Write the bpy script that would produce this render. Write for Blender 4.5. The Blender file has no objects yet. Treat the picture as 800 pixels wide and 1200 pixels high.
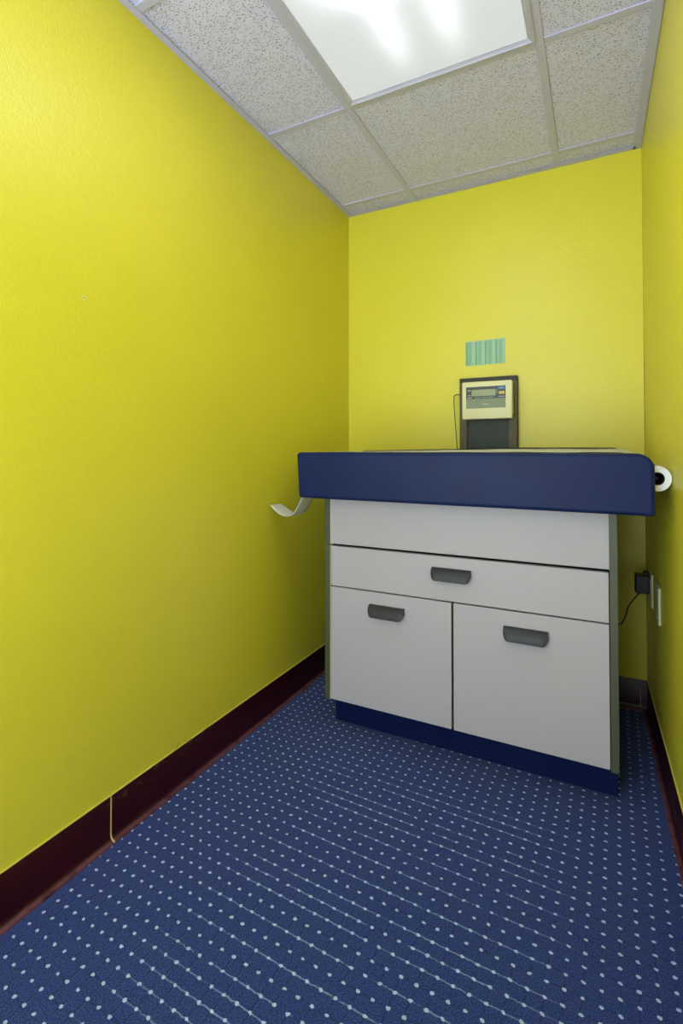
import bpy, bmesh, math, random
from mathutils import Vector, Matrix
random.seed(7)
C = bpy.context.scene.collection
S = bpy.context.scene
PI = math.pi

# ------------------------------------------------------------------ camera
cam = bpy.data.cameras.new('camera'); co = bpy.data.objects.new('camera', cam); C.objects.link(co)
co.location = (0, 0, 1.0)
co.rotation_euler = (math.radians(91.0), 0, math.atan(300/585))
cam.sensor_fit = 'HORIZONTAL'; cam.sensor_width = 36; cam.lens = 585/800*36
cam.shift_x = 0.0; cam.shift_y = -(600-519.29)/800
cam.clip_start = 0.01
S.camera = co

# ------------------------------------------------------------------ world, exposure
W = bpy.data.worlds.new('world'); S.world = W; W.use_nodes = True
# added fill from behind the camera, stronger from below to whiten the ceiling
bg = W.node_tree.nodes['Background']; bg.inputs[0].default_value = (0.75, 0.865, 1.0, 1)
tc = W.node_tree.nodes.new('ShaderNodeTexCoord'); sx = W.node_tree.nodes.new('ShaderNodeSeparateXYZ'); mr = W.node_tree.nodes.new('ShaderNodeMapRange')
W.node_tree.links.new(tc.outputs['Generated'], sx.inputs[0]); W.node_tree.links.new(sx.outputs[2], mr.inputs[0])
mr.inputs[1].default_value = -.25; mr.inputs[2].default_value = .15; mr.inputs[3].default_value = 9.5; mr.inputs[4].default_value = 4.6
W.node_tree.links.new(mr.outputs[0], bg.inputs[1])
S.view_settings.view_transform = 'Standard'; S.view_settings.look = 'None'
S.view_settings.gamma = 1.0; S.view_settings.use_curve_mapping = False
S.view_settings.exposure = 0.29
LAMP = 5.6          # radiance of the tubes' streaks on the lens

# ------------------------------------------------------------------ room numbers
XL, YB, ZC, YF = -1.1214, 2.268, 2.1976, -0.95
def xr(y, z):                        # the right wall is a little out of square and plumb
    lo = .1655 + .0205*(YB-y); hi = .1630 + .0085*(YB-y)
    return lo + (hi-lo)*z/ZC

# ------------------------------------------------------------------ helpers
def srgb(r, g, b):
    f = lambda c: (c/255/12.92) if c/255 <= .04045 else ((c/255+.055)/1.055)**2.4
    return (f(r), f(g), f(b), 1)

class NT:
    def __init__(s, name):
        s.m = bpy.data.materials.new(name); s.m.use_nodes = True
        s.t = s.m.node_tree; s.p = s.t.nodes['Principled BSDF']
    def n(s, kind, **kw):
        nd = s.t.nodes.new('ShaderNode'+kind)
        for k, v in kw.items():
            if k.startswith('i_'):
                key = k[2:]; key = int(key) if key.isdigit() else key.replace('_', ' ')
                s.put(nd.inputs[key], v)
            else: setattr(nd, k, v)
        return nd
    def put(s, sock, v):
        if isinstance(v, bpy.types.NodeSocket): s.t.links.new(v, sock)
        elif isinstance(v, bpy.types.Node): s.t.links.new(v.outputs[0], sock)
        else: sock.default_value = v
    def math(s, op, a, b=0.0, c=None, clamp=False):
        nd = s.n('Math', operation=op, use_clamp=clamp); s.put(nd.inputs[0], a); s.put(nd.inputs[1], b)
        if c is not None: s.put(nd.inputs[2], c)
        return nd.outputs[0]
    def step(s, v, a, b):            # 0 at a, 1 at b
        nd = s.n('MapRange', interpolation_type='SMOOTHSTEP'); s.put(nd.inputs[0], v)
        nd.inputs[1].default_value = a; nd.inputs[2].default_value = b
        nd.inputs[3].default_value = 0; nd.inputs[4].default_value = 1
        if a > b:
            nd.inputs[1].default_value = b; nd.inputs[2].default_value = a
            nd.inputs[3].default_value = 1; nd.inputs[4].default_value = 0
        return nd.outputs[0]
    def mix(s, f, a, b):
        nd = s.n('Mix', data_type='RGBA'); s.put(nd.inputs[0], f); s.put(nd.inputs[6], a); s.put(nd.inputs[7], b)
        return nd.outputs[2]
    def pos(s):
        g = s.n('NewGeometry'); return g.outputs['Position']
    def xyz(s, v):
        nd = s.n('SeparateXYZ'); s.put(nd.inputs[0], v); return nd.outputs
    def noise(s, v, scale, detail=2, rough=.5):
        nd = s.n('TexNoise'); s.put(nd.inputs['Vector'], v)
        nd.inputs['Scale'].default_value = scale; nd.inputs['Detail'].default_value = detail
        nd.inputs['Roughness'].default_value = rough
        return nd.outputs[0]
    def bump(s, h, strength, dist=.001):
        nd = s.n('Bump'); nd.inputs['Strength'].default_value = strength; nd.inputs['Distance'].default_value = dist
        s.put(nd.inputs['Height'], h); s.put(s.p.inputs['Normal'], nd.outputs[0])
    def set(s, **kw):
        for k, v in kw.items(): s.put(s.p.inputs[k.replace('_', ' ')], v)
        return s

def plain(name, col, rough=.5, spec=.5, metal=0.0, bump=None):
    t = NT(name); t.set(Base_Color=col, Roughness=rough, Metallic=metal); t.p.inputs['Specular IOR Level'].default_value = spec
    if bump: t.bump(t.noise(t.pos(), bump[0], 2), bump[1], bump[2])
    return t.m

def obj(name, bm, mat, parent=None, smooth=False, loc=None):
    me = bpy.data.meshes.new(name); bmesh.ops.recalc_face_normals(bm, faces=bm.faces); bm.to_mesh(me); bm.free()
    o = bpy.data.objects.new(name, me); C.objects.link(o)
    if mat: me.materials.append(mat)
    if smooth:
        for p in me.polygons: p.use_smooth = True
        try: me.set_sharp_from_angle(angle=math.radians(38))
        except Exception: pass
    if parent is not None:
        o.parent = parent
        o.matrix_parent_inverse = Matrix.Translation(-Vector(parent.location))
    return o
def thing(name, label, cat, loc, group=None):
    o = bpy.data.objects.new(name, None); C.objects.link(o); o.location = loc
    o.empty_display_size = .05
    o['label'] = label; o['category'] = cat
    if group: o['group'] = group
    return o
def struct(name, bm, mat, parent=None, **k):
    o = obj(name, bm, mat, parent, **k)
    if parent is None: o['kind'] = 'structure'
    return o
def box(bm, x0, x1, y0, y1, z0, z1, bev=0, seg=2):
    g = bmesh.ops.create_cube(bm, size=1)
    vs = g['verts']
    for v in vs:
        v.co = Vector((x0+(v.co.x+.5)*(x1-x0), y0+(v.co.y+.5)*(y1-y0), z0+(v.co.z+.5)*(z1-z0)))
    if bev:
        es = set(e for v in vs for e in v.link_edges)
        bmesh.ops.bevel(bm, geom=list(es), offset=bev, segments=seg, affect='EDGES', profile=.5, clamp_overlap=True)
    return bm
def nb(*a, **k): return box(bmesh.new(), *a, **k)
def hexa(bm, p):                     # 8 corners: bottom loop 0-3, top loop 4-7
    v = [bm.verts.new(q) for q in p]
    for f in ((0,1,2,3),(4,5,6,7),(0,1,5,4),(1,2,6,5),(2,3,7,6),(3,0,4,7)): bm.faces.new([v[i] for i in f])
    return bm
def loft(bm, loops, cap=True, closed=True):
    L = [[bm.verts.new(p) for p in l] for l in loops]; n = len(loops[0])
    for a, b in zip(L, L[1:]):
        for i in range(n if closed else n-1):
            j = (i+1) % n; bm.faces.new((a[i], a[j], b[j], b[i]))
    if cap: bm.faces.new(L[0]); bm.faces.new(L[-1])
    return bm
def tube(bm, pts, r, seg=8):
    pts = [Vector(p) for p in pts]; loops = []; ref = None
    for i, p in enumerate(pts):
        d = (pts[min(i+1, len(pts)-1)] - pts[max(i-1, 0)]).normalized()
        if ref is None: ref = d.orthogonal().normalized()
        ref = (ref - d*ref.dot(d)).normalized(); b = d.cross(ref)
        loops.append([p + (ref*math.cos(2*PI*k/seg) + b*math.sin(2*PI*k/seg))*r for k in range(seg)])
    return loft(bm, loops)
def smooth_path(pts, n=8):           # Catmull-Rom
    P = [Vector(p) for p in pts]; P = [P[0]*2-P[1]] + P + [P[-1]*2-P[-2]]; out = []
    for i in range(1, len(P)-2):
        for k in range(n):
            t = k/n; a, b, c, d = P[i-1:i+3]
            out.append(.5*((2*b) + (c-a)*t + (2*a-5*b+4*c-d)*t*t + (3*b-a-3*c+d)*t**3))
    out.append(P[-2]); return out

# ------------------------------------------------------------------ materials
def wall_mat(name, side):
    t = NT(name); P = t.pos()
    big = t.noise(P, 1.6, 3); fine = t.noise(P, 230, 2); mid = t.noise(P, 60, 2)
    c = t.mix(t.step(big, .35, .7), srgb(220, 210, 58), srgb(224, 213, 62))
    h = t.math('ADD', fine, t.math('MULTIPLY', mid, .8))
    if side == 'left':
        x, y, z = t.xyz(P)
        # old screw hole with a chipped white rim and a few specks
        for (yy, zz, r, k) in ((.798, 1.379, .0045, 1), (.79, .66, .0018, 0), (.97, .485, .0016, 0), (1.30, 1.62, .0016, 1), (.62, .93, .0016, 0)):
            q = t.n('CombineXYZ'); q.inputs[0].default_value = XL; q.inputs[1].default_value = yy; q.inputs[2].default_value = zz
            d = t.n('VectorMath', operation='DISTANCE'); t.put(d.inputs[0], P); t.put(d.inputs[1], q)
            dd = t.math('ADD', d.outputs['Value'], t.math('MULTIPLY', t.math('SUBTRACT', t.noise(P, 400, 1), .5), r*.8))
            if k: c = t.mix(t.step(dd, r*1.05, r*.85), c, srgb(232, 232, 205))
            c = t.mix(t.step(dd, r*.5, r*.3), c, srgb(70, 62, 28))
        # chipped paint lumps just above the cove base
        edge = t.step(z, .165, .118)
        lump = t.math('MULTIPLY', t.step(t.noise(P, 75, 3, .65), .5, .68), edge)
        along = t.math('MULTIPLY', t.step(y, .85, .95), t.step(y, 1.45, 1.25))
        h = t.math('ADD', h, t.math('MULTIPLY', t.math('MULTIPLY', lump, along), 5.0))
        # an old drywall patch showing through the paint high on the wall
        patch = t.step(t.noise(P, 5, 4, .6), .56, .6)
        up = t.math('MULTIPLY', t.step(z, 1.55, 1.7), t.step(y, 1.2, 1.0))
        h = t.math('ADD', h, t.math('MULTIPLY', t.math('MULTIPLY', patch, up), .35))
    t.set(Base_Color=c, Roughness=.36); t.p.inputs['Specular IOR Level'].default_value = .45
    t.bump(h, .45, .0012)
    return t.m
M = {}
for s_ in ('left', 'back', 'right'): M['wall_'+s_] = wall_mat('yellow paint '+s_, s_)
M['white_paint'] = plain('white paint', srgb(232, 232, 230), .5, .4, bump=(150, .15, .001))

def carpet():
    t = NT('dotted blue carpet'); P = t.pos(); x, y, z = t.xyz(P)
    th = -math.radians(1.7); cs, sn = math.cos(th), math.sin(th)
    wob = t.n('TexNoise'); t.put(wob.inputs['Vector'], P); wob.inputs['Scale'].default_value = 120; wob.inputs['Detail'].default_value = 1
    wx, wy, _ = t.xyz(wob.outputs['Color'])
    u0 = t.math('ADD', t.math('MULTIPLY', t.math('SUBTRACT', x, .0033), cs), t.math('MULTIPLY', t.math('SUBTRACT', y, 1.2159), sn))
    v0 = t.math('ADD', t.math('MULTIPLY', t.math('SUBTRACT', x, .0033), -sn), t.math('MULTIPLY', t.math('SUBTRACT', y, 1.2159), cs))
    u = t.math('ADD', t.math('DIVIDE', u0, .03045), t.math('MULTIPLY', t.math('SUBTRACT', wx, .5), .16))
    v = t.math('ADD', t.math('DIVIDE', v0, .0312), t.math('MULTIPLY', t.math('SUBTRACT', wy, .5), .16))
    fu = t.math('SUBTRACT', t.math('FRACT', t.math('ADD', u, .5)), .5)
    fv = t.math('SUBTRACT', t.math('FRACT', t.math('ADD', v, .5)), .5)
    row = t.math('FLOOR', t.math('ADD', v, .5))
    pile = t.noise(P, 420, 3, .75); pile2 = t.noise(P, 150, 2, .6)
    d = t.math('SQRT', t.math('ADD', t.math('POWER', t.math('MULTIPLY', fu, .88), 2), t.math('POWER', t.math('MULTIPLY', fv, 1.12), 2)))
    dot = t.step(t.math('ADD', d, t.math('MULTIPLY', t.math('SUBTRACT', pile, .5), .12)), .135, .10)
    # thin pale yarn joining the dots of some rows, worn in patches
    rn = t.n('TexWhiteNoise', noise_dimensions='1D'); t.put(rn.inputs['W'], row)
    odd = t.math('MAXIMUM', t.step(rn.outputs['Value'], .68, .72), t.math('MODULO', t.math('ADD', row, 1000), 2))
    av = t.math('ABSOLUTE', fv); line = t.step(av, .055, .03)
    patch = t.math('MULTIPLY', t.math('MULTIPLY', t.step(x, -.88, -.66), t.step(x, .0, -.2)), t.step(y, 1.5, 1.38))
    worn = t.step(t.math('ADD', t.noise(P, 11, 2), t.math('MULTIPLY', t.math('SUBTRACT', wx, .5), .25)), .36, .50)
    line = t.math('MULTIPLY', t.math('MULTIPLY', line, odd), t.math('MULTIPLY', patch, worn))
    # darker furrows between the square tufts
    au = t.math('ABSOLUTE', fu)
    grid = t.math('MINIMUM', au, av)
    fur = t.math('MULTIPLY', t.step(grid, .10, .02), t.step(t.noise(P, 35, 2), .35, .6))
    base = t.mix(t.step(pile, .38, .62), srgb(9, 20, 68), srgb(56, 83, 166))
    base = t.mix(t.math('MULTIPLY', t.step(pile2, .45, .62), .35), base, srgb(32, 52, 112))
    base = t.mix(t.math('MULTIPLY', fur, .45), base, srgb(18, 31, 76))
    c = t.mix(t.math('MULTIPLY', line, .58), base, srgb(150, 172, 225))
    c = t.mix(t.math('MULTIPLY', dot, .95), c, srgb(185, 204, 248))
    t.set(Base_Color=c, Roughness=.95); t.p.inputs['Specular IOR Level'].default_value = .1
    t.p.inputs['Sheen Weight'].default_value = .15
    h = t.math('ADD', t.math('ADD', pile, t.math('MULTIPLY', pile2, .8)), t.math('ADD', t.math('MULTIPLY', dot, .6), t.math('MULTIPLY', fur, -.6)))
    t.bump(h, .6, .003)
    return t.m
M['carpet'] = carpet()

def tile_mat():
    t = NT('mineral fibre ceiling tile'); P = t.pos()
    mp = t.n('Mapping'); t.put(mp.inputs['Vector'], P); mp.inputs['Rotation'].default_value = (0, 0, .5)
    mp.inputs['Scale'].default_value = (1, 1.9, 1)
    warp = t.n('TexNoise'); t.put(warp.inputs['Vector'], P); warp.inputs['Scale'].default_value = 60
    vv = t.n('VectorMath', operation='MULTIPLY_ADD'); t.put(vv.inputs[0], warp.outputs['Color'])
    vv.inputs[1].default_value = (.018, .018, 0); t.put(vv.inputs[2], mp.outputs[0])
    vo = t.n('TexVoronoi', feature='F1', voronoi_dimensions='2D'); t.put(vo.inputs['Vector'], vv.outputs[0]); vo.inputs['Scale'].default_value = 110
    sel = t.n('SeparateColor'); t.put(sel.inputs[0], vo.outputs['Color'])
    hole = t.math('MULTIPLY', t.step(vo.outputs['Distance'], .29, .2), t.step(sel.outputs[0], .52, .56))
    vo2 = t.n('TexVoronoi', feature='F1', voronoi_dimensions='2D'); t.put(vo2.inputs['Vector'], P); vo2.inputs['Scale'].default_value = 230
    sel2 = t.n('SeparateColor'); t.put(sel2.inputs[0], vo2.outputs['Color'])
    pin = t.math('MULTIPLY', t.step(vo2.outputs['Distance'], .26, .16), t.step(sel2.outputs[1], .5, .55))
    g = t.noise(P, 260, 3, .65)
    base = t.mix(t.step(g, .3, .7), srgb(208, 206, 254), srgb(220, 218, 255))
    c = t.mix(t.math('MULTIPLY', pin, .5), base, srgb(150, 150, 170))
    c = t.mix(t.math('MULTIPLY', hole, .8), c, srgb(92, 92, 104))
    t.set(Base_Color=c, Roughness=.95); t.p.inputs['Specular IOR Level'].default_value = .1
    h = t.math('SUBTRACT', t.math('MULTIPLY', g, .4), t.math('ADD', hole, t.math('MULTIPLY', pin, .5)))
    t.bump(h, .5, .0015)
    return t.m
M['tile'] = tile_mat()
M['tbar'] = plain('painted steel grid', srgb(190, 187, 226), .45, .4)
M['frame'] = plain('light frame enamel', srgb(186, 184, 216), .4, .4)

def lens_mat(cx, cy):
    t = NT('prismatic acrylic lens lit from behind'); x, y, z = t.xyz(t.pos())
    u = t.math('SUBTRACT', x, cx); v = t.math('SUBTRACT', y, cy)
    gs = lambda q, c, w, p: t.math('EXPONENT', t.math('MULTIPLY', t.math('POWER', t.math('ABSOLUTE', t.math('DIVIDE', t.math('SUBTRACT', q, c), w)), p), -1))
    end = gs(v, -.125, .355, 8)                      # main glow placed on the unseen near part; the visible far end stays dim
    tot = t.math('ADD', gs(u, -.068, .042, 2), gs(u, .09, .042, 2))
    wide = gs(u, .01, .14, 2)
    soft = t.math('MULTIPLY', t.math('MULTIPLY', tot, .34), t.step(v, .60, .36))
    halo = t.math('MULTIPLY', t.math('MULTIPLY', gs(u, .01, .2, 2), .10), t.step(v, .60, .2))
    # small prisms of the moulded lens
    k = 2*PI/.0075
    pr = t.math('MULTIPLY', t.math('SINE', t.math('MULTIPLY', t.math('ADD', x, y), k)), t.math('SINE', t.math('MULTIPLY', t.math('SUBTRACT', x, y), k)))
    e = t.math('ADD', t.math('ADD', t.math('ADD', .46, halo), soft), t.math('MULTIPLY', end, t.math('ADD', t.math('MULTIPLY', tot, LAMP), t.math('MULTIPLY', wide, LAMP*.55))))
    e = t.math('MULTIPLY', e, t.math('ADD', 1, t.math('MULTIPLY', pr, .10)))
    t.set(Base_Color=srgb(130, 133, 150), Roughness=.35)
    t.p.inputs['Emission Color'].default_value = (.93, .965, 1, 1)
    t.put(t.p.inputs['Emission Strength'], e)
    t.bump(pr, .25, .001)
    return t.m

def vinyl_mat():
    t = NT('navy upholstery vinyl'); P = t.pos()
    g = t.noise(P, 420, 2, .6); b = t.noise(P, 7, 3)
    c = t.mix(t.step(b, .3, .7), srgb(8, 27, 74), srgb(12, 31, 80))
    t.set(Base_Color=c, Roughness=.5); t.p.inputs['Specular IOR Level'].default_value = .22
    t.bump(t.math('ADD', g, t.math('MULTIPLY', b, 4)), .18, .001)
    return t.m
M['vinyl'] = vinyl_mat()
M['laminate'] = plain('pale grey laminate', srgb(176, 170, 180), .45, .35, bump=(700, .05, .0005))
M['edge_lam'] = plain('dark green grey edge laminate', srgb(74, 78, 62), .4, .4)
M['carcass'] = plain('dark carcass interior', srgb(10, 10, 11), .8, .1)
M['toe'] = plain('navy toe kick', srgb(2, 20, 68), .6, .15)
M['pull'] = plain('grey moulded plastic pull', srgb(50, 50, 55), .42, .3)
def cove_mat():
    t = NT('maroon vinyl cove base'); P = t.pos()
    c = t.mix(t.step(t.noise(P, 14, 3), .35, .7), srgb(44, 1, 15), srgb(50, 3, 18))
    x, y, z = t.xyz(P)
    c = t.mix(t.math('MULTIPLY', t.step(z, .011, .004), t.step(t.noise(P, 25, 3), .2, .55)), c, srgb(106, 62, 74))  # painted highlight: a paler rosy band on the toe lip, broken by noise
    t.set(Base_Color=c, Roughness=.4); t.p.inputs['Specular IOR Level'].default_value = .32
    t.bump(t.noise(P, 90, 2), .06, .001)
    return t.m
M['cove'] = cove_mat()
M['bead'] = plain('cream paint bead', srgb(214, 200, 96), .5)
M['glue_glint'] = plain('dried glue and seam glint', srgb(205, 180, 110), .6)
M['cream'] = plain('cream plastic housing', srgb(226, 222, 176), .45, .4)
M['bronze'] = plain('dark brown metal', srgb(40, 32, 10), .5, .4)
M['bronze2'] = plain('brown grey channel', srgb(82, 76, 56), .5, .4)
M['green_black'] = plain('dark green black panel', srgb(40, 48, 40), .5, .4)
M['black'] = plain('black plastic', srgb(18, 18, 18), .45, .4)
M['bezel'] = plain('black bezel', srgb(28, 28, 24), .35, .5)
M['lcd'] = plain('grey green lcd', srgb(138, 146, 96), .25, .5)
M['olive'] = plain('grey green label strip', srgb(126, 138, 108), .45)
M['pale_print'] = plain('pale print', srgb(206, 206, 190), .5)
M['blue_print'] = plain('blue button', srgb(44, 110, 170), .4)
M['yellow_print'] = plain('yellow button', srgb(228, 200, 60), .4)
M['paper'] = plain('white exam paper', srgb(240, 240, 236), .7, .2, bump=(60, .25, .002))
def sheet_mat():
    t = NT('thin exam paper sheet'); t.set(Base_Color=srgb(240, 240, 236), Roughness=.7)
    tr = t.n('BsdfTranslucent'); tr.inputs[0].default_value = srgb(240, 240, 236); tp = t.n('BsdfTransparent')
    m1 = t.n('MixShader'); m1.inputs[0].default_value = .3; t.put(m1.inputs[1], t.p.outputs[0]); t.put(m1.inputs[2], tr.outputs[0])
    m2 = t.n('MixShader'); m2.inputs[0].default_value = .08; t.put(m2.inputs[1], m1.outputs[0]); t.put(m2.inputs[2], tp.outputs[0])
    t.put(t.t.nodes['Material Output'].inputs[0], m2.outputs[0]); return t.m
M['sheet'] = sheet_mat()
M['core'] = plain('brown card core', srgb(42, 32, 22), .8)
M['plate'] = plain('ivory wall plate', srgb(206, 204, 150), .4)
M['pink'] = plain('red pilot lamp lens', srgb(130, 40, 50), .3)
M['lint'] = plain('grey brown lint', srgb(96, 84, 50), .9)
def chart_mat():
    t = NT('pale green printed chart'); x, y, z = t.xyz(t.pos())
    X0, X1, Z0, Z1 = -.531, -.356, 1.387, 1.498
    u = t.math('DIVIDE', t.math('SUBTRACT', x, X0), X1-X0); v = t.math('DIVIDE', t.math('SUBTRACT', z, Z0), Z1-Z0)
    rows = t.math('FRACT', t.math('MULTIPLY', v, 22)); ink_r = t.math('MULTIPLY', t.step(rows, .2, .35), t.step(rows, .95, .8))
    ink = None
    for c, w, s in ((.045, .026, 1), (.12, .05, .6), (.28, .028, .9), (.37, .05, .5), (.52, .028, .9), (.62, .06, .55), (.78, .028, .9), (.88, .06, .5)):
        a = t.math('ABSOLUTE', t.math('SUBTRACT', u, c)); k = t.math('MULTIPLY', t.step(a, w, w*.7), s)
        ink = k if ink is None else t.math('MAXIMUM', ink, k)
    q = t.n('CombineXYZ'); t.put(q.inputs[0], t.math('FLOOR', t.math('MULTIPLY', u, 90))); t.put(q.inputs[1], t.math('FLOOR', t.math('MULTIPLY', v, 22)))
    wn = t.n('TexWhiteNoise', noise_dimensions='2D'); t.put(wn.inputs['Vector'], q)
    brk = t.math('ADD', .45, t.math('MULTIPLY', wn.outputs['Value'], .55))
    f = t.math('MULTIPLY', t.math('MULTIPLY', ink, ink_r), brk)
    inside = t.math('MULTIPLY', t.math('MULTIPLY', t.step(v, .03, .05), t.step(v, .98, .95)), t.step(u, .99, .97))
    f = t.math('MULTIPLY', f, inside)
    band = t.math('MULTIPLY', ink, .28)
    c = t.mix(band, srgb(160, 200, 165), srgb(96, 158, 142))
    c = t.mix(t.math('MULTIPLY', f, .9), c, srgb(34, 92, 96))
    t.set(Base_Color=c, Roughness=.6)
    return t.m
M['chart'] = chart_mat()

# ------------------------------------------------------------------ room shell
struct('floor', nb(XL-.12, .40, YF-.1, YB+.12, -.1, 0), M['carpet'])
struct('wall_left', nb(XL-.1, XL, YF-.1, YB+.1, 0, ZC+.12), M['wall_left'])
struct('wall_back', nb(XL, .163, YB, YB+.1, 0, ZC+.12), M['wall_back'])
bm = bmesh.new(); loops = []
for k in range(35):
    y = YF-.1+(YB+.1-YF+.1)*k/34
    loops.append([(xr(y, z), y, z) for z in [(ZC+.12)*m/16 for m in range(17)]] + [(.40, y, ZC+.12), (.40, y, 0)])
loft(bm, loops)
struct('wall_right', bm, M['wall_right'])
DX0, DX1 = -1.08, -.12
# the unseen wall behind the camera; its wide doorway is shaped to admit added fill
bm = bmesh.new(); box(bm, XL, DX0, YF-.1, YF, 0, ZC+.12); box(bm, DX1, .185, YF-.1, YF, 0, ZC+.12); box(bm, DX0, DX1, YF-.1, YF, 2.12, ZC+.12)
struct('wall_front_unseen', bm, M['white_paint'])

# ceiling deck with lay-in tiles and the exposed grid
ceil = struct('ceiling', nb(XL, .24, YF, YB, ZC+.045, ZC+.12), M['white_paint'])
BX = [(XL, -.765), (-.765, -.142), (-.142, .215)]
YR = [YF, -.287, .323, .933, 1.547, 2.157, YB]
LX0, LX1, LY0, LY1 = -.765, -.142, .323, 1.547
for b, (x0, x1) in enumerate(BX):
    for y0, y1 in zip(YR, YR[1:]):
        if b == 1 and y0 >= LY0-.01 and y1 <= LY1+.01: continue
        a = .004
        obj('ceiling_tile', nb(x0+a, x1-a, y0+a, y1-a, ZC+.005, ZC+.019, bev=.002), M['tile'], ceil)
def tee(bm, along, c, a, b, w=.0122):
    if along == 'y':
        box(bm, c-w, c+w, a, b, ZC, ZC+.0045, bev=.0006, seg=1); box(bm, c-.002, c+.002, a, b, ZC+.004, ZC+.04)
    else:
        box(bm, a, b, c-w, c+w, ZC+.0004, ZC+.0045, bev=.0006, seg=1); box(bm, a, b, c-.002, c+.002, ZC+.004, ZC+.04)
for c in (-.765, -.142):
    bm = bmesh.new(); tee(bm, 'y', c, YF, YB-.001); obj('main_tee', bm, M['tbar'], ceil)
for b, (x0, x1) in enumerate(BX):
    for y in YR[1:-1]:
        if b == 1 and LY0+.1 < y < LY1-.1: continue
        bm = bmesh.new(); tee(bm, 'x', y, x0+(.0125 if b else .002), x1-.0125 if b < 2 else xr(y, ZC)-.002, .0118); obj('cross_tee', bm, M['tbar'], ceil)
bm = bmesh.new()
box(bm, XL+.0005, XL+.024, YF, YB, ZC-.0012, ZC+.0002); box(bm, XL+.0005, XL+.002, YF, YB, ZC-.001, ZC+.025)
o = obj('wall_angle', bm, M['tbar'], ceil)
bm = bmesh.new(); box(bm, XL+.024, xr(YB, ZC)-.02, YB-.023, YB-.0005, ZC-.0012, ZC+.0002); o = obj('wall_angle', bm, M['tbar'], ceil)
bm = bmesh.new()
q = lambda y, d, z: (xr(y, ZC)-d, y, z)
hexa(bm, [q(YF, .028, ZC-.0012), q(YF, .002, ZC-.0012), q(YB, .002, ZC-.0012), q(YB, .028, ZC-.0012), q(YF, .028, ZC+.0002), q(YF, .002, ZC+.0002), q(YB, .002, ZC+.0002), q(YB, .028, ZC+.0002)])
obj('wall_angle', bm, M['tbar'], ceil)

# vinyl cove base: flat band, curved toe
def cove_profile(h=.1165):
    p = [(0, h), (.0025, h), (.0032, h-.001)]
    p += [(.0034, .02)]
    for k in range(1, 7):
        a = k/6*PI/2; p.append((.0034+.0145*(1-math.cos(a)), .02-.0165*math.sin(a)))
    p += [(.0185, .0012), (.0185, 0), (0, 0)]
    return p
def cove(bm, f, ts):
    loft(bm, [[f(t, d, z) for d, z in cove_profile()] for t in ts]); return bm
fl = lambda y, d, z: (XL+d, y, z)
fb = lambda x, d, z: (x, YB-d, z)
fr = lambda y, d, z: (xr(y, z)-d, y, z)
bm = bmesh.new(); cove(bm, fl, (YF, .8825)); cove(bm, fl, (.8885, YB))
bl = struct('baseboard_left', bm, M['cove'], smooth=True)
bm = bmesh.new(); tube(bm, [(XL+.0016, .8855, .118), (XL+.0016, .8855, .02), (XL+.006, .8855, .009), (XL+.017, .8855, .0035)], .0022, 6)
obj('glue_seam', bm, M['glue_glint'], bl, smooth=True)
obj('paint_bead', nb(XL, XL+.0036, YF, YB, .1165, .1185), M['bead'], bl)
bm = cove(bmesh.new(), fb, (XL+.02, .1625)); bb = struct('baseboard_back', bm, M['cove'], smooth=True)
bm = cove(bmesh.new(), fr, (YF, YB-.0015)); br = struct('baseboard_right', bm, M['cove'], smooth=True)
bm = hexa(bmesh.new(), [fr(YF, .0034, .1165), fr(YF, 0, .1165), fr(YB-.004, 0, .1165), fr(YB-.004, .0034, .1165),
                        fr(YF, .0034, .1183), fr(YF, 0, .1183), fr(YB-.004, 0, .1183), fr(YB-.004, .0034, .1183)])
obj('paint_bead', bm, M['bead'], br)
obj('seam_glint', nb(.1395, .1406, YB-.0040, YB-.0030, .012, .085), M['glue_glint'], bb)  # pale strip drawn in as the glint on the corner seam
# fluff caught on the top of the left base
bm = bmesh.new()
for k in range(26):
    y = random.uniform(.86, 1.3); z = .1165+random.uniform(-.03, .006)*(1 if y < 1.15 else .4)
    p0 = Vector((XL+.0042, y, z)); L = random.uniform(.008, .028); a = random.uniform(-.3, 1.1)
    tube(bm, smooth_path([p0, p0+Vector((.001, L*.5*math.cos(a), L*.5*math.sin(a)-.003)), p0+Vector((.0005, L*math.cos(a), L*math.sin(a)-random.uniform(0, .008)))], 4), random.uniform(.0003, .0006), 4)
obj('lint', bm, M['lint'], bl)

# ------------------------------------------------------------------ ceiling light
lcx, lcy = (LX0+LX1)/2, (LY0+LY1)/2
lt = thing('ceiling_light', 'recessed fluorescent ceiling light with a prismatic lens and grey metal frame', 'ceiling light', (lcx, lcy, ZC))
fx0, fx1, fy0, fy1 = LX0+.0085, LX1-.0085, LY0+.006, LY1-.0085
def rect(i, z): return [(fx0+i, fy0+i, z), (fx1-i, fy0+i, z), (fx1-i, fy1-i, z), (fx0+i, fy1-i, z)]
bm = loft(bmesh.new(), [rect(0, ZC+.004), rect(0, ZC-.0035), rect(.003, ZC-.0045), rect(.010, ZC-.0045), rect(.0112, ZC-.0025), rect(.019, ZC+.002), rect(.0215, ZC+.002), rect(.0215, ZC+.006), rect(0, ZC+.006)], cap=False)
obj('lens_frame', bm, M['frame'], lt)
obj('lens', nb(fx0+.0213, fx1-.0213, fy0+.0213, fy1-.0213, ZC+.0025, ZC+.0055), lens_mat(lcx, lcy), lt)
bm = loft(bmesh.new(), [rect(.001, ZC+.0065), rect(.06, ZC+.04)], cap=False); bm.faces.new([bm.verts.new(p) for p in rect(.06, ZC+.04)])
obj('housing', bm, M['frame'], lt)

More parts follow.
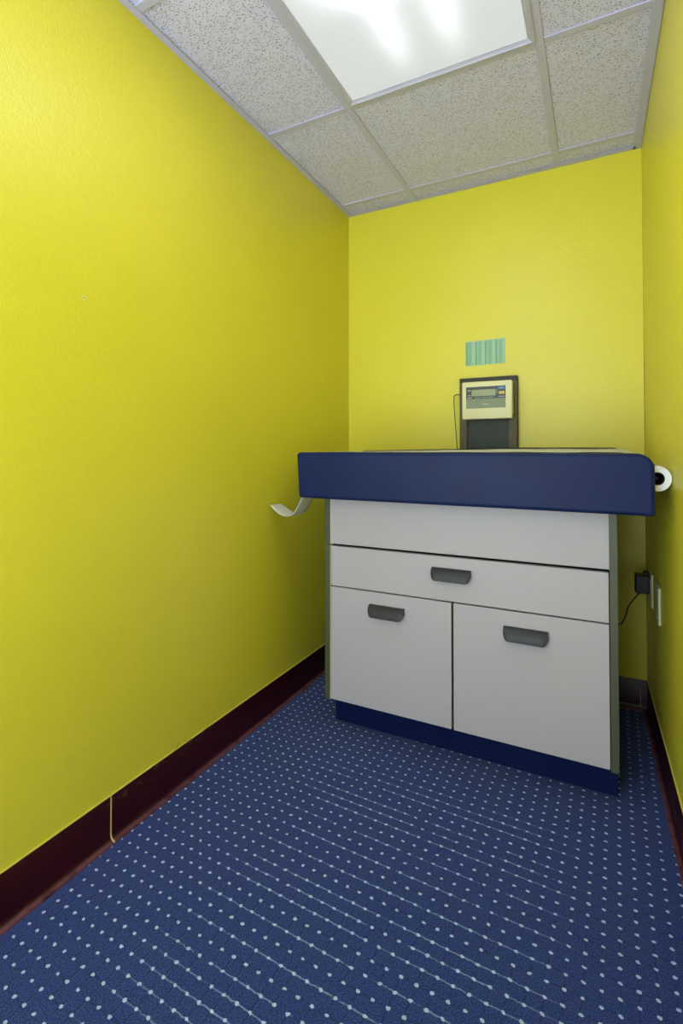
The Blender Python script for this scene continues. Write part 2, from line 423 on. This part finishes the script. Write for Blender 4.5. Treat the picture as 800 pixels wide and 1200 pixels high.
# ------------------------------------------------------------------ exam table
CX0, CX1, CYF, CYB = -.880, .047, 1.585, 2.13
et = thing('exam_table', 'pale grey exam table with a thick navy padded top, standing against the back wall', 'exam table', (-.41, 1.86, 0))
obj('carcass', nb(CX0+.021, CX1-.021, CYF+.02, CYB, .115, .836), M['carcass'], et)
bm = nb(CX0, CX0+.0205, CYF+.0005, CYB, .114, .664, bev=.0012); box(bm, CX0-.002, CX0+.0185, CYF+.0005, CYB, .668, .836, bev=.0012)
obj('side_panel', bm, M['edge_lam'], et)
bm = nb(CX1-.0205, CX1, CYF+.0005, CYB, .1115, .836, bev=.0012); obj('side_panel', bm, M['edge_lam'], et)
bm = nb(CX0+.0212, CX0+.0236, CYF+.0005, CYF+.02, .116, .83); obj('edge_strip', bm, M['plate'], et)
FX0, FX1 = CX0+.026, CX1-.0225
obj('apron_panel', nb(FX0-.002, FX1+.002, CYF, CYF+.019, .6712, .834, bev=.0012), M['laminate'], et)
MX = -.4165
def pull(xc, zt, w, parent, h=.039, d=.024):
    bm = bmesh.new(); nu, nv = 28, 12
    def pt(u, v, t):
        hw = w/2
        x = u*hw
        e = max(0, (abs(u)*hw-(hw-.014))/.014); hh = h*(1-.55*(1-math.sqrt(max(0, 1-e*e*.98)))) if e > 0 else h
        a = v*PI/2
        y = CYF - .0015 - (d-t)*math.sin(a)*(1-.25*e*e)
        z = zt - t*.6 - (hh-t*.6)*(1-math.cos(a)) if v < 1 else zt - hh
        return (x+xc, y, z)
    outer = [[bm.verts.new(pt(-1+2*i/nu, j/nv, 0)) for i in range(nu+1)] for j in range(nv+1)]
    inner = [[bm.verts.new(pt(-1+2*i/nu, j/nv, .0035)) for i in range(nu+1)] for j in range(nv+1)]
    for g in (outer, inner):
        for j in range(nv):
            for i in range(nu): bm.faces.new((g[j][i], g[j][i+1], g[j+1][i+1], g[j+1][i]))
    for j in range(nv):
        for i in (0, nu): bm.faces.new((outer[j][i], outer[j+1][i], inner[j+1][i], inner[j][i]))
    for i in range(nu):
        for j in (0, nv): bm.faces.new((outer[j][i], outer[j][i+1], inner[j][i+1], inner[j][i]))
    # end cheeks back to the front panel
    for i in (0, nu):
        back = [bm.verts.new((outer[j][i].co.x, CYF+.0002, outer[j][i].co.z)) for j in range(nv+1)]
        for j in range(nv): bm.faces.new((outer[j][i], outer[j+1][i], back[j+1], back[j]))
    box(bm, xc-w/2+.0005, xc+w/2-.0005, CYF-.0022, CYF+.0002, zt-.006, zt)
    return obj('pull_handle', bm, M['pull'], parent, smooth=True)
dr = obj('drawer', nb(FX0, FX1, CYF, CYF+.019, .5222, .6625, bev=.0012), M['laminate'], et)
pull(-.419, .627, .126, dr)
dl = obj('door', nb(FX0, MX-.0035, CYF, CYF+.019, .118, .5175, bev=.0012), M['laminate'], et)
pull(-.640, .4765, .127, dl)
drr = obj('door', nb(MX+.0035, FX1, CYF, CYF+.019, .1175, .5175, bev=.0012), M['laminate'], et)
pull(-.1955, .4725, .125, drr)
obj('toe_kick', nb(CX0+.001, CX1-.001, 1.668, CYB-.01, 0, .1165, bev=.001), M['toe'], et)

# padded top: a lofted cushion with a notch for the paper roll at its right end
def outline(x0, x1, z0, z1, i, zl):
    pts = []
    for (cx, cz, r, a0) in ((x1, z0, .008, -90), (x1, z1, .040, 0), (x0, z1, .013, 90), (x0, z0, .009, 180)):
        sx = -1 if cx == x1 else 1; sz = 1 if cz == z0 else -1
        rr = max(r-i, .0015)
        ox, oz = cx+sx*(i+rr), cz+sz*(i+rr)
        for k in range(9):
            a = math.radians(a0+90*k/8); pts.append((ox+rr*math.cos(a), oz+rr*math.sin(a)))
    out = []
    n = len(pts)
    for j in range(n):                # add points along the long sides so the cushion can swell
        a, b = pts[j], pts[(j+1) % n]; out.append(a)
        L = math.hypot(b[0]-a[0], b[1]-a[1])
        if L > .3:
            for k in range(1, 24): out.append((a[0]+(b[0]-a[0])*k/24, a[1]+(b[1]-a[1])*k/24))
        elif L > .05:
            for k in range(1, 5): out.append((a[0]+(b[0]-a[0])*k/5, a[1]+(b[1]-a[1])*k/5))
    return out
PY0, PY1, NOTCH = 1.500, 2.15, 1.560
PX0, PX1, PZ0 = -.9465, .1305, .8365
bm = bmesh.new(); loops = []
def ring(y, inset, x1):
    tops = lambda u: .9985 - .0040*u + (y-PY0)*(.003+.0225*min(1, u*1.6)) + .0055*max(0, min(1, (y-2.025)/.03))
    top = tops(0)
    o_ = outline(PX0, x1, PZ0, top, inset, 0)
    L = []
    for x, z in o_:
        u = (x-PX0)/(PX1-PX0); w = (z-PZ0)/(top-PZ0)
        z += (tops(u)-top)*w                            # the top slopes up to the back, most at the right
        x += -.010*w*(1-min(1, u*8))+.006*(1-min(1, u*8)) # left end leans outward at the top
        z += -.0045*u*(1-w) + .0015*(1-w)
        L.append((x, y, z))
    loops.append(L)
R_ = .012
for k in range(6):
    a = k/5*PI/2; ring(PY0+R_*(1-math.sin(a)), R_*(1-math.cos(a)), PX1) if False else ring(PY0+R_*(1-math.sin(PI/2-a)) if False else PY0+R_*(1-math.cos(PI/2*(k/5))), R_*(1-math.sin(PI/2*(k/5))), PX1)
ring(NOTCH-.004, 0, PX1); ring(NOTCH, .004, PX1); ring(NOTCH+.0005, .004, .092); ring(NOTCH+.004, 0, .088)
for y in (1.7, 1.85, 2.0, 2.026, 2.04, 2.055, 2.10, PY1-.012): ring(y, 0, .088)
ring(PY1-.004, .004, .088); ring(PY1, .012, .088)
loft(bm, loops)
obj('padded_top', bm, M['vinyl'], et, smooth=True)

# ------------------------------------------------------------------ exam paper on its roll
RX, RZ, RR = .1415, .9285, .0315
pr = thing('paper_roll', 'white exam paper roll right of the navy padded top, its sheet across it', 'paper roll', (RX, 1.8, RZ))
def annulus(r0, r1, y0, y1, n=48):
    bm = bmesh.new()
    c = [[(RX+r*math.cos(2*PI*k/n), y, RZ+r*1.06*math.sin(2*PI*k/n)) for k in range(n)] for r, y in ((r0, y0), (r1, y0), (r1, y1), (r0, y1), (r0, y0))]
    return loft(bm, c, cap=False)
obj('roll', annulus(.0165, RR, 1.5655, 2.03), M['paper'], pr, smooth=True)
obj('core', annulus(.0145, .0164, 1.5665, 2.029), M['core'], pr, smooth=True)
def topz(x, y):
    u = (x-PX0)/(PX1-PX0); return .9985-.0040*u+(y-PY0)*(.003+.0225*max(0, min(1, u*1.6)))
sheet = []
for k in range(6):                     # leaves the roll over its top
    a = math.radians(70+24*k/5); sheet.append((RX+(RR+.0006)*math.cos(a), RZ+(RR+.0006)*1.06*math.sin(a)))
nsheet = []
YS = [1.572, 1.59, 1.61, 1.63, 1.645, 1.655, 1.665, 1.675, 1.685, 1.70, 1.73, 1.78, 1.84, 1.90, 1.96, 2.02]
rows = []
for y in YS:
    f = (y-1.572)/.448; r = [(x, y, z) for x, z in sheet]
    r += [(.118, y, .985), (.102, y, .996), (.086, y, topz(.086, y)-.0005)]
    for k in range(0, 40):
        x = .065 - k*(.065+.925)/39
        w = .0006+.0007*(1+math.sin(x*31+y*9))*(.6+.4*math.sin(y*17+x*5))
        w *= 1.0 if x > -.7 else .6
        r.append((x, y, topz(x, y)+.0006+w))
    tail = [(-.945, topz(-.945, y)-.002), (-.9585, .980), (-.963, .955), (-.962, .91), (-.961, .87), (-.968, .842), (-.981, .815), (-1.000, .782), (-1.020, .763), (-1.042, .758), (-1.068, .764), (-1.092, .7785), (-1.1125, .7975)]
    cut = 1 if y < 1.645 else max(.30, 1-(y-1.645)/.05)
    t2 = []
    for x, z in tail:
        drop = max(0, (.97-z)/.2)
        t2.append((x+.006*f*drop, y, z-.012*f*drop))
    sp = smooth_path(t2, 4); q_ = (len(sp)-1)*cut
    def at(s_):
        i_ = min(int(s_), len(sp)-2); return sp[i_].lerp(sp[i_+1], s_-i_)
    sp = [at(q_*k/48) for k in range(49)]; r += [tuple(v) for v in sp]
    rows.append(r)
bm = loft(bmesh.new(), rows, cap=False, closed=False)
sh = obj('sheet', bm, M['sheet'], pr, smooth=True)
md = sh.modifiers.new('thickness', 'SOLIDIFY'); md.thickness = .0003; md.offset = 1
obj('roll_spindle', nb(RX-.006, RX+.006, 1.60, 2.06, RZ-.006, RZ+.006, bev=.003), M['black'], pr)

# ------------------------------------------------------------------ digital scale readout on the back wall
BX0, BX1, BZ0, BZ1 = -.548, -.303, .62, 1.327
PYF = 2.226
sc = thing('scale_readout', 'cream digital scale readout mounted on a dark brown panel below the green chart', 'scale', (-.425, YB, .62))
bm = nb(BX0, BX1, PYF+.014, YB-.0005, BZ0, BZ1, bev=.002); box(bm, BX0, BX1, PYF, PYF+.016, BZ1-.022, BZ1, bev=.002)
obj('back_panel', bm, M['bronze'], sc)
obj('channel_flange', nb(BX0, BX0+.034, PYF, PYF+.016, BZ0, BZ1-.02, bev=.003), M['bronze2'], sc)
obj('channel_flange', nb(BX1-.038, BX1, PYF, PYF+.016, BZ0, BZ1-.02, bev=.003), M['bronze2'], sc)
obj('channel_web', nb(BX0+.033, BX1-.037, PYF+.010, PYF+.0165, BZ0+.002, BZ1-.024, bev=.001), M['green_black'], sc)
hx0, hx1, hz0, hz1, hy = -.526, -.3165, 1.1405, 1.303, 2.180
hs = obj('housing', nb(hx0, hx1, hy, PYF-.0005, hz0, hz1, bev=.005, seg=3), M['cream'], sc, smooth=True)
fpy = hy-.0008
bz = obj('screen_bezel', nb(-.508, -.3425, fpy, hy+.001, 1.2285, 1.2805, bev=.0005), M['bezel'], hs)
obj('display', nb(-.484, -.383, fpy-.0007, hy, 1.240, 1.2675), M['lcd'], hs)
obj('label_strip', nb(-.508, -.3425, fpy, hy+.001, 1.1875, 1.2285, bev=.0005), M['olive'], hs)
obj('button', nb(-.373, -.344, fpy-.0016, hy, 1.2645, 1.276, bev=.0006), M['blue_print'], hs)
obj('button', nb(-.3695, -.347, fpy-.0016, hy, 1.2455, 1.2565, bev=.0006), M['yellow_print'], hs)
def word(x0, x1, z, h, n, mat='pale_print', dy=0):   # a run of small unreadable characters, printed as one line
    bm = bmesh.new(); w = (x1-x0)/n
    for k in range(n):
        hh = h*random.choice((.7, 1, 1)); box(bm, x0+k*w, x0+k*w+w*random.uniform(.55, .75), fpy-.0006-dy, hy-dy, z, z+hh)
    obj('lettering', bm, M[mat], hs)
word(-.500, -.488, 1.263, .0035, 4); word(-.500, -.488, 1.242, .0035, 4)
word(-.503, -.482, 1.2318, .0042, 5); word(-.472, -.392, 1.2325, .0022, 20)
word(-.380, -.375, 1.262, .003, 2); word(-.380, -.375, 1.252, .003, 2); word(-.371, -.345, 1.2335, .0025, 7)
word(-.438, -.412, 1.2025, .0052, 5); word(-.366, -.351, 1.2695, .003, 4, dy=.0012); word(-.364, -.352, 1.2495, .003, 4, 'bezel', .0012)
bm = bmesh.new(); bmesh.ops.create_uvsphere(bm, u_segments=14, v_segments=8, radius=.0045, matrix=Matrix.Translation((hx1+.001, hy+.014, 1.166)))
obj('side_knob', bm, M['pale_print'], hs, smooth=True)
bm = tube(bmesh.new(), smooth_path([(BX0+.004, 2.236, 1.256), (-.553, 2.225, 1.2565), (-.5625, 2.215, 1.254), (-.569, 2.212, 1.243), (-.568, 2.214, 1.18), (-.563, 2.218, 1.10), (-.558, 2.220, 1.01), (-.557, 2.22, .90)], 8), .0019, 8)
obj('cable', bm, M['black'], sc, smooth=True)

# ------------------------------------------------------------------ chart, wall plates, plug
bm = nb(-.531, -.356, YB-.0012, YB-.0002, 1.387, 1.498)
for v in bm.verts:
    if v.co.x > -.4: v.co.z += .003
ch = obj('conversion_chart', bm, M['chart']); ch['label'] = 'pale green printed chart taped to the yellow wall above the scale'; ch['category'] = 'chart'
def plate(yc, zc, label, cat, name, duplex):
    x = xr(yc, zc); e = thing(name, label, cat, (x, yc, zc))
    obj('cover_plate', nb(x-.006, x+.001, yc-.036, yc+.036, zc-.058, zc+.058, bev=.002), M['plate'], e)
    for dz in ((.02, -.02) if duplex else ()):
        obj('socket', nb(x-.0075, x-.004, yc-.014, yc+.014, zc+dz-.014, zc+dz+.014, bev=.002), M['cream'], e)
    if not duplex:
        for dz in (.042, -.042): obj('screw', nb(x-.007, x-.004, yc-.003, yc+.003, zc+dz-.003, zc+dz+.003, bev=.001), M['cream'], e)
    return x
plate(2.085, .512, 'ivory outlet plate holding a black plug, near the back right corner', 'outlet', 'power_outlet', True)
plate(1.894, .512, 'blank ivory wall plate nearer the camera, right of the outlet with the plug', 'wall plate', 'wall_plate', False)
xo = xr(2.09, .53)
pa = thing('power_adapter', 'black plug-in power adapter in the corner outlet, its thin cord running behind the table', 'power adapter', (xo, 2.09, .53))
obj('adapter_body', nb(.1155, xo-.0085, 2.068, 2.122, .497, .560, bev=.004), M['black'], pa)
bm = nb(xo-.0095, xo-.002, 2.082, 2.084, .522, .532); box(bm, xo-.0095, xo-.002, 2.094, 2.096, .522, .532); obj('prong', bm, M['frame'], pa)
bm = tube(bmesh.new(), smooth_path([(.131, 2.10, .499), (.128, 2.105, .488), (.109, 2.12, .455), (.096, 2.125, .430), (.088, 2.125, .400), (.078, 2.13, .372), (.062, 2.14, .356), (.02, 2.17, .35), (-.10, 2.19, .345)], 8), .0022, 8)
obj('cord', bm, M['black'], pa, smooth=True)
bm = bmesh.new(); box(bm, .140, xo-.0085, 2.075, 2.10, .559, .575, bev=.005, seg=3)
ib = obj('plug_top', bm, M['black'], pa)
bm = bmesh.new(); bmesh.ops.create_uvsphere(bm, u_segments=12, v_segments=8, radius=.003, matrix=Matrix.Translation((.150, 2.0745, .567)))
obj('pilot_lamp', bm, M['pink'], pa, smooth=True)
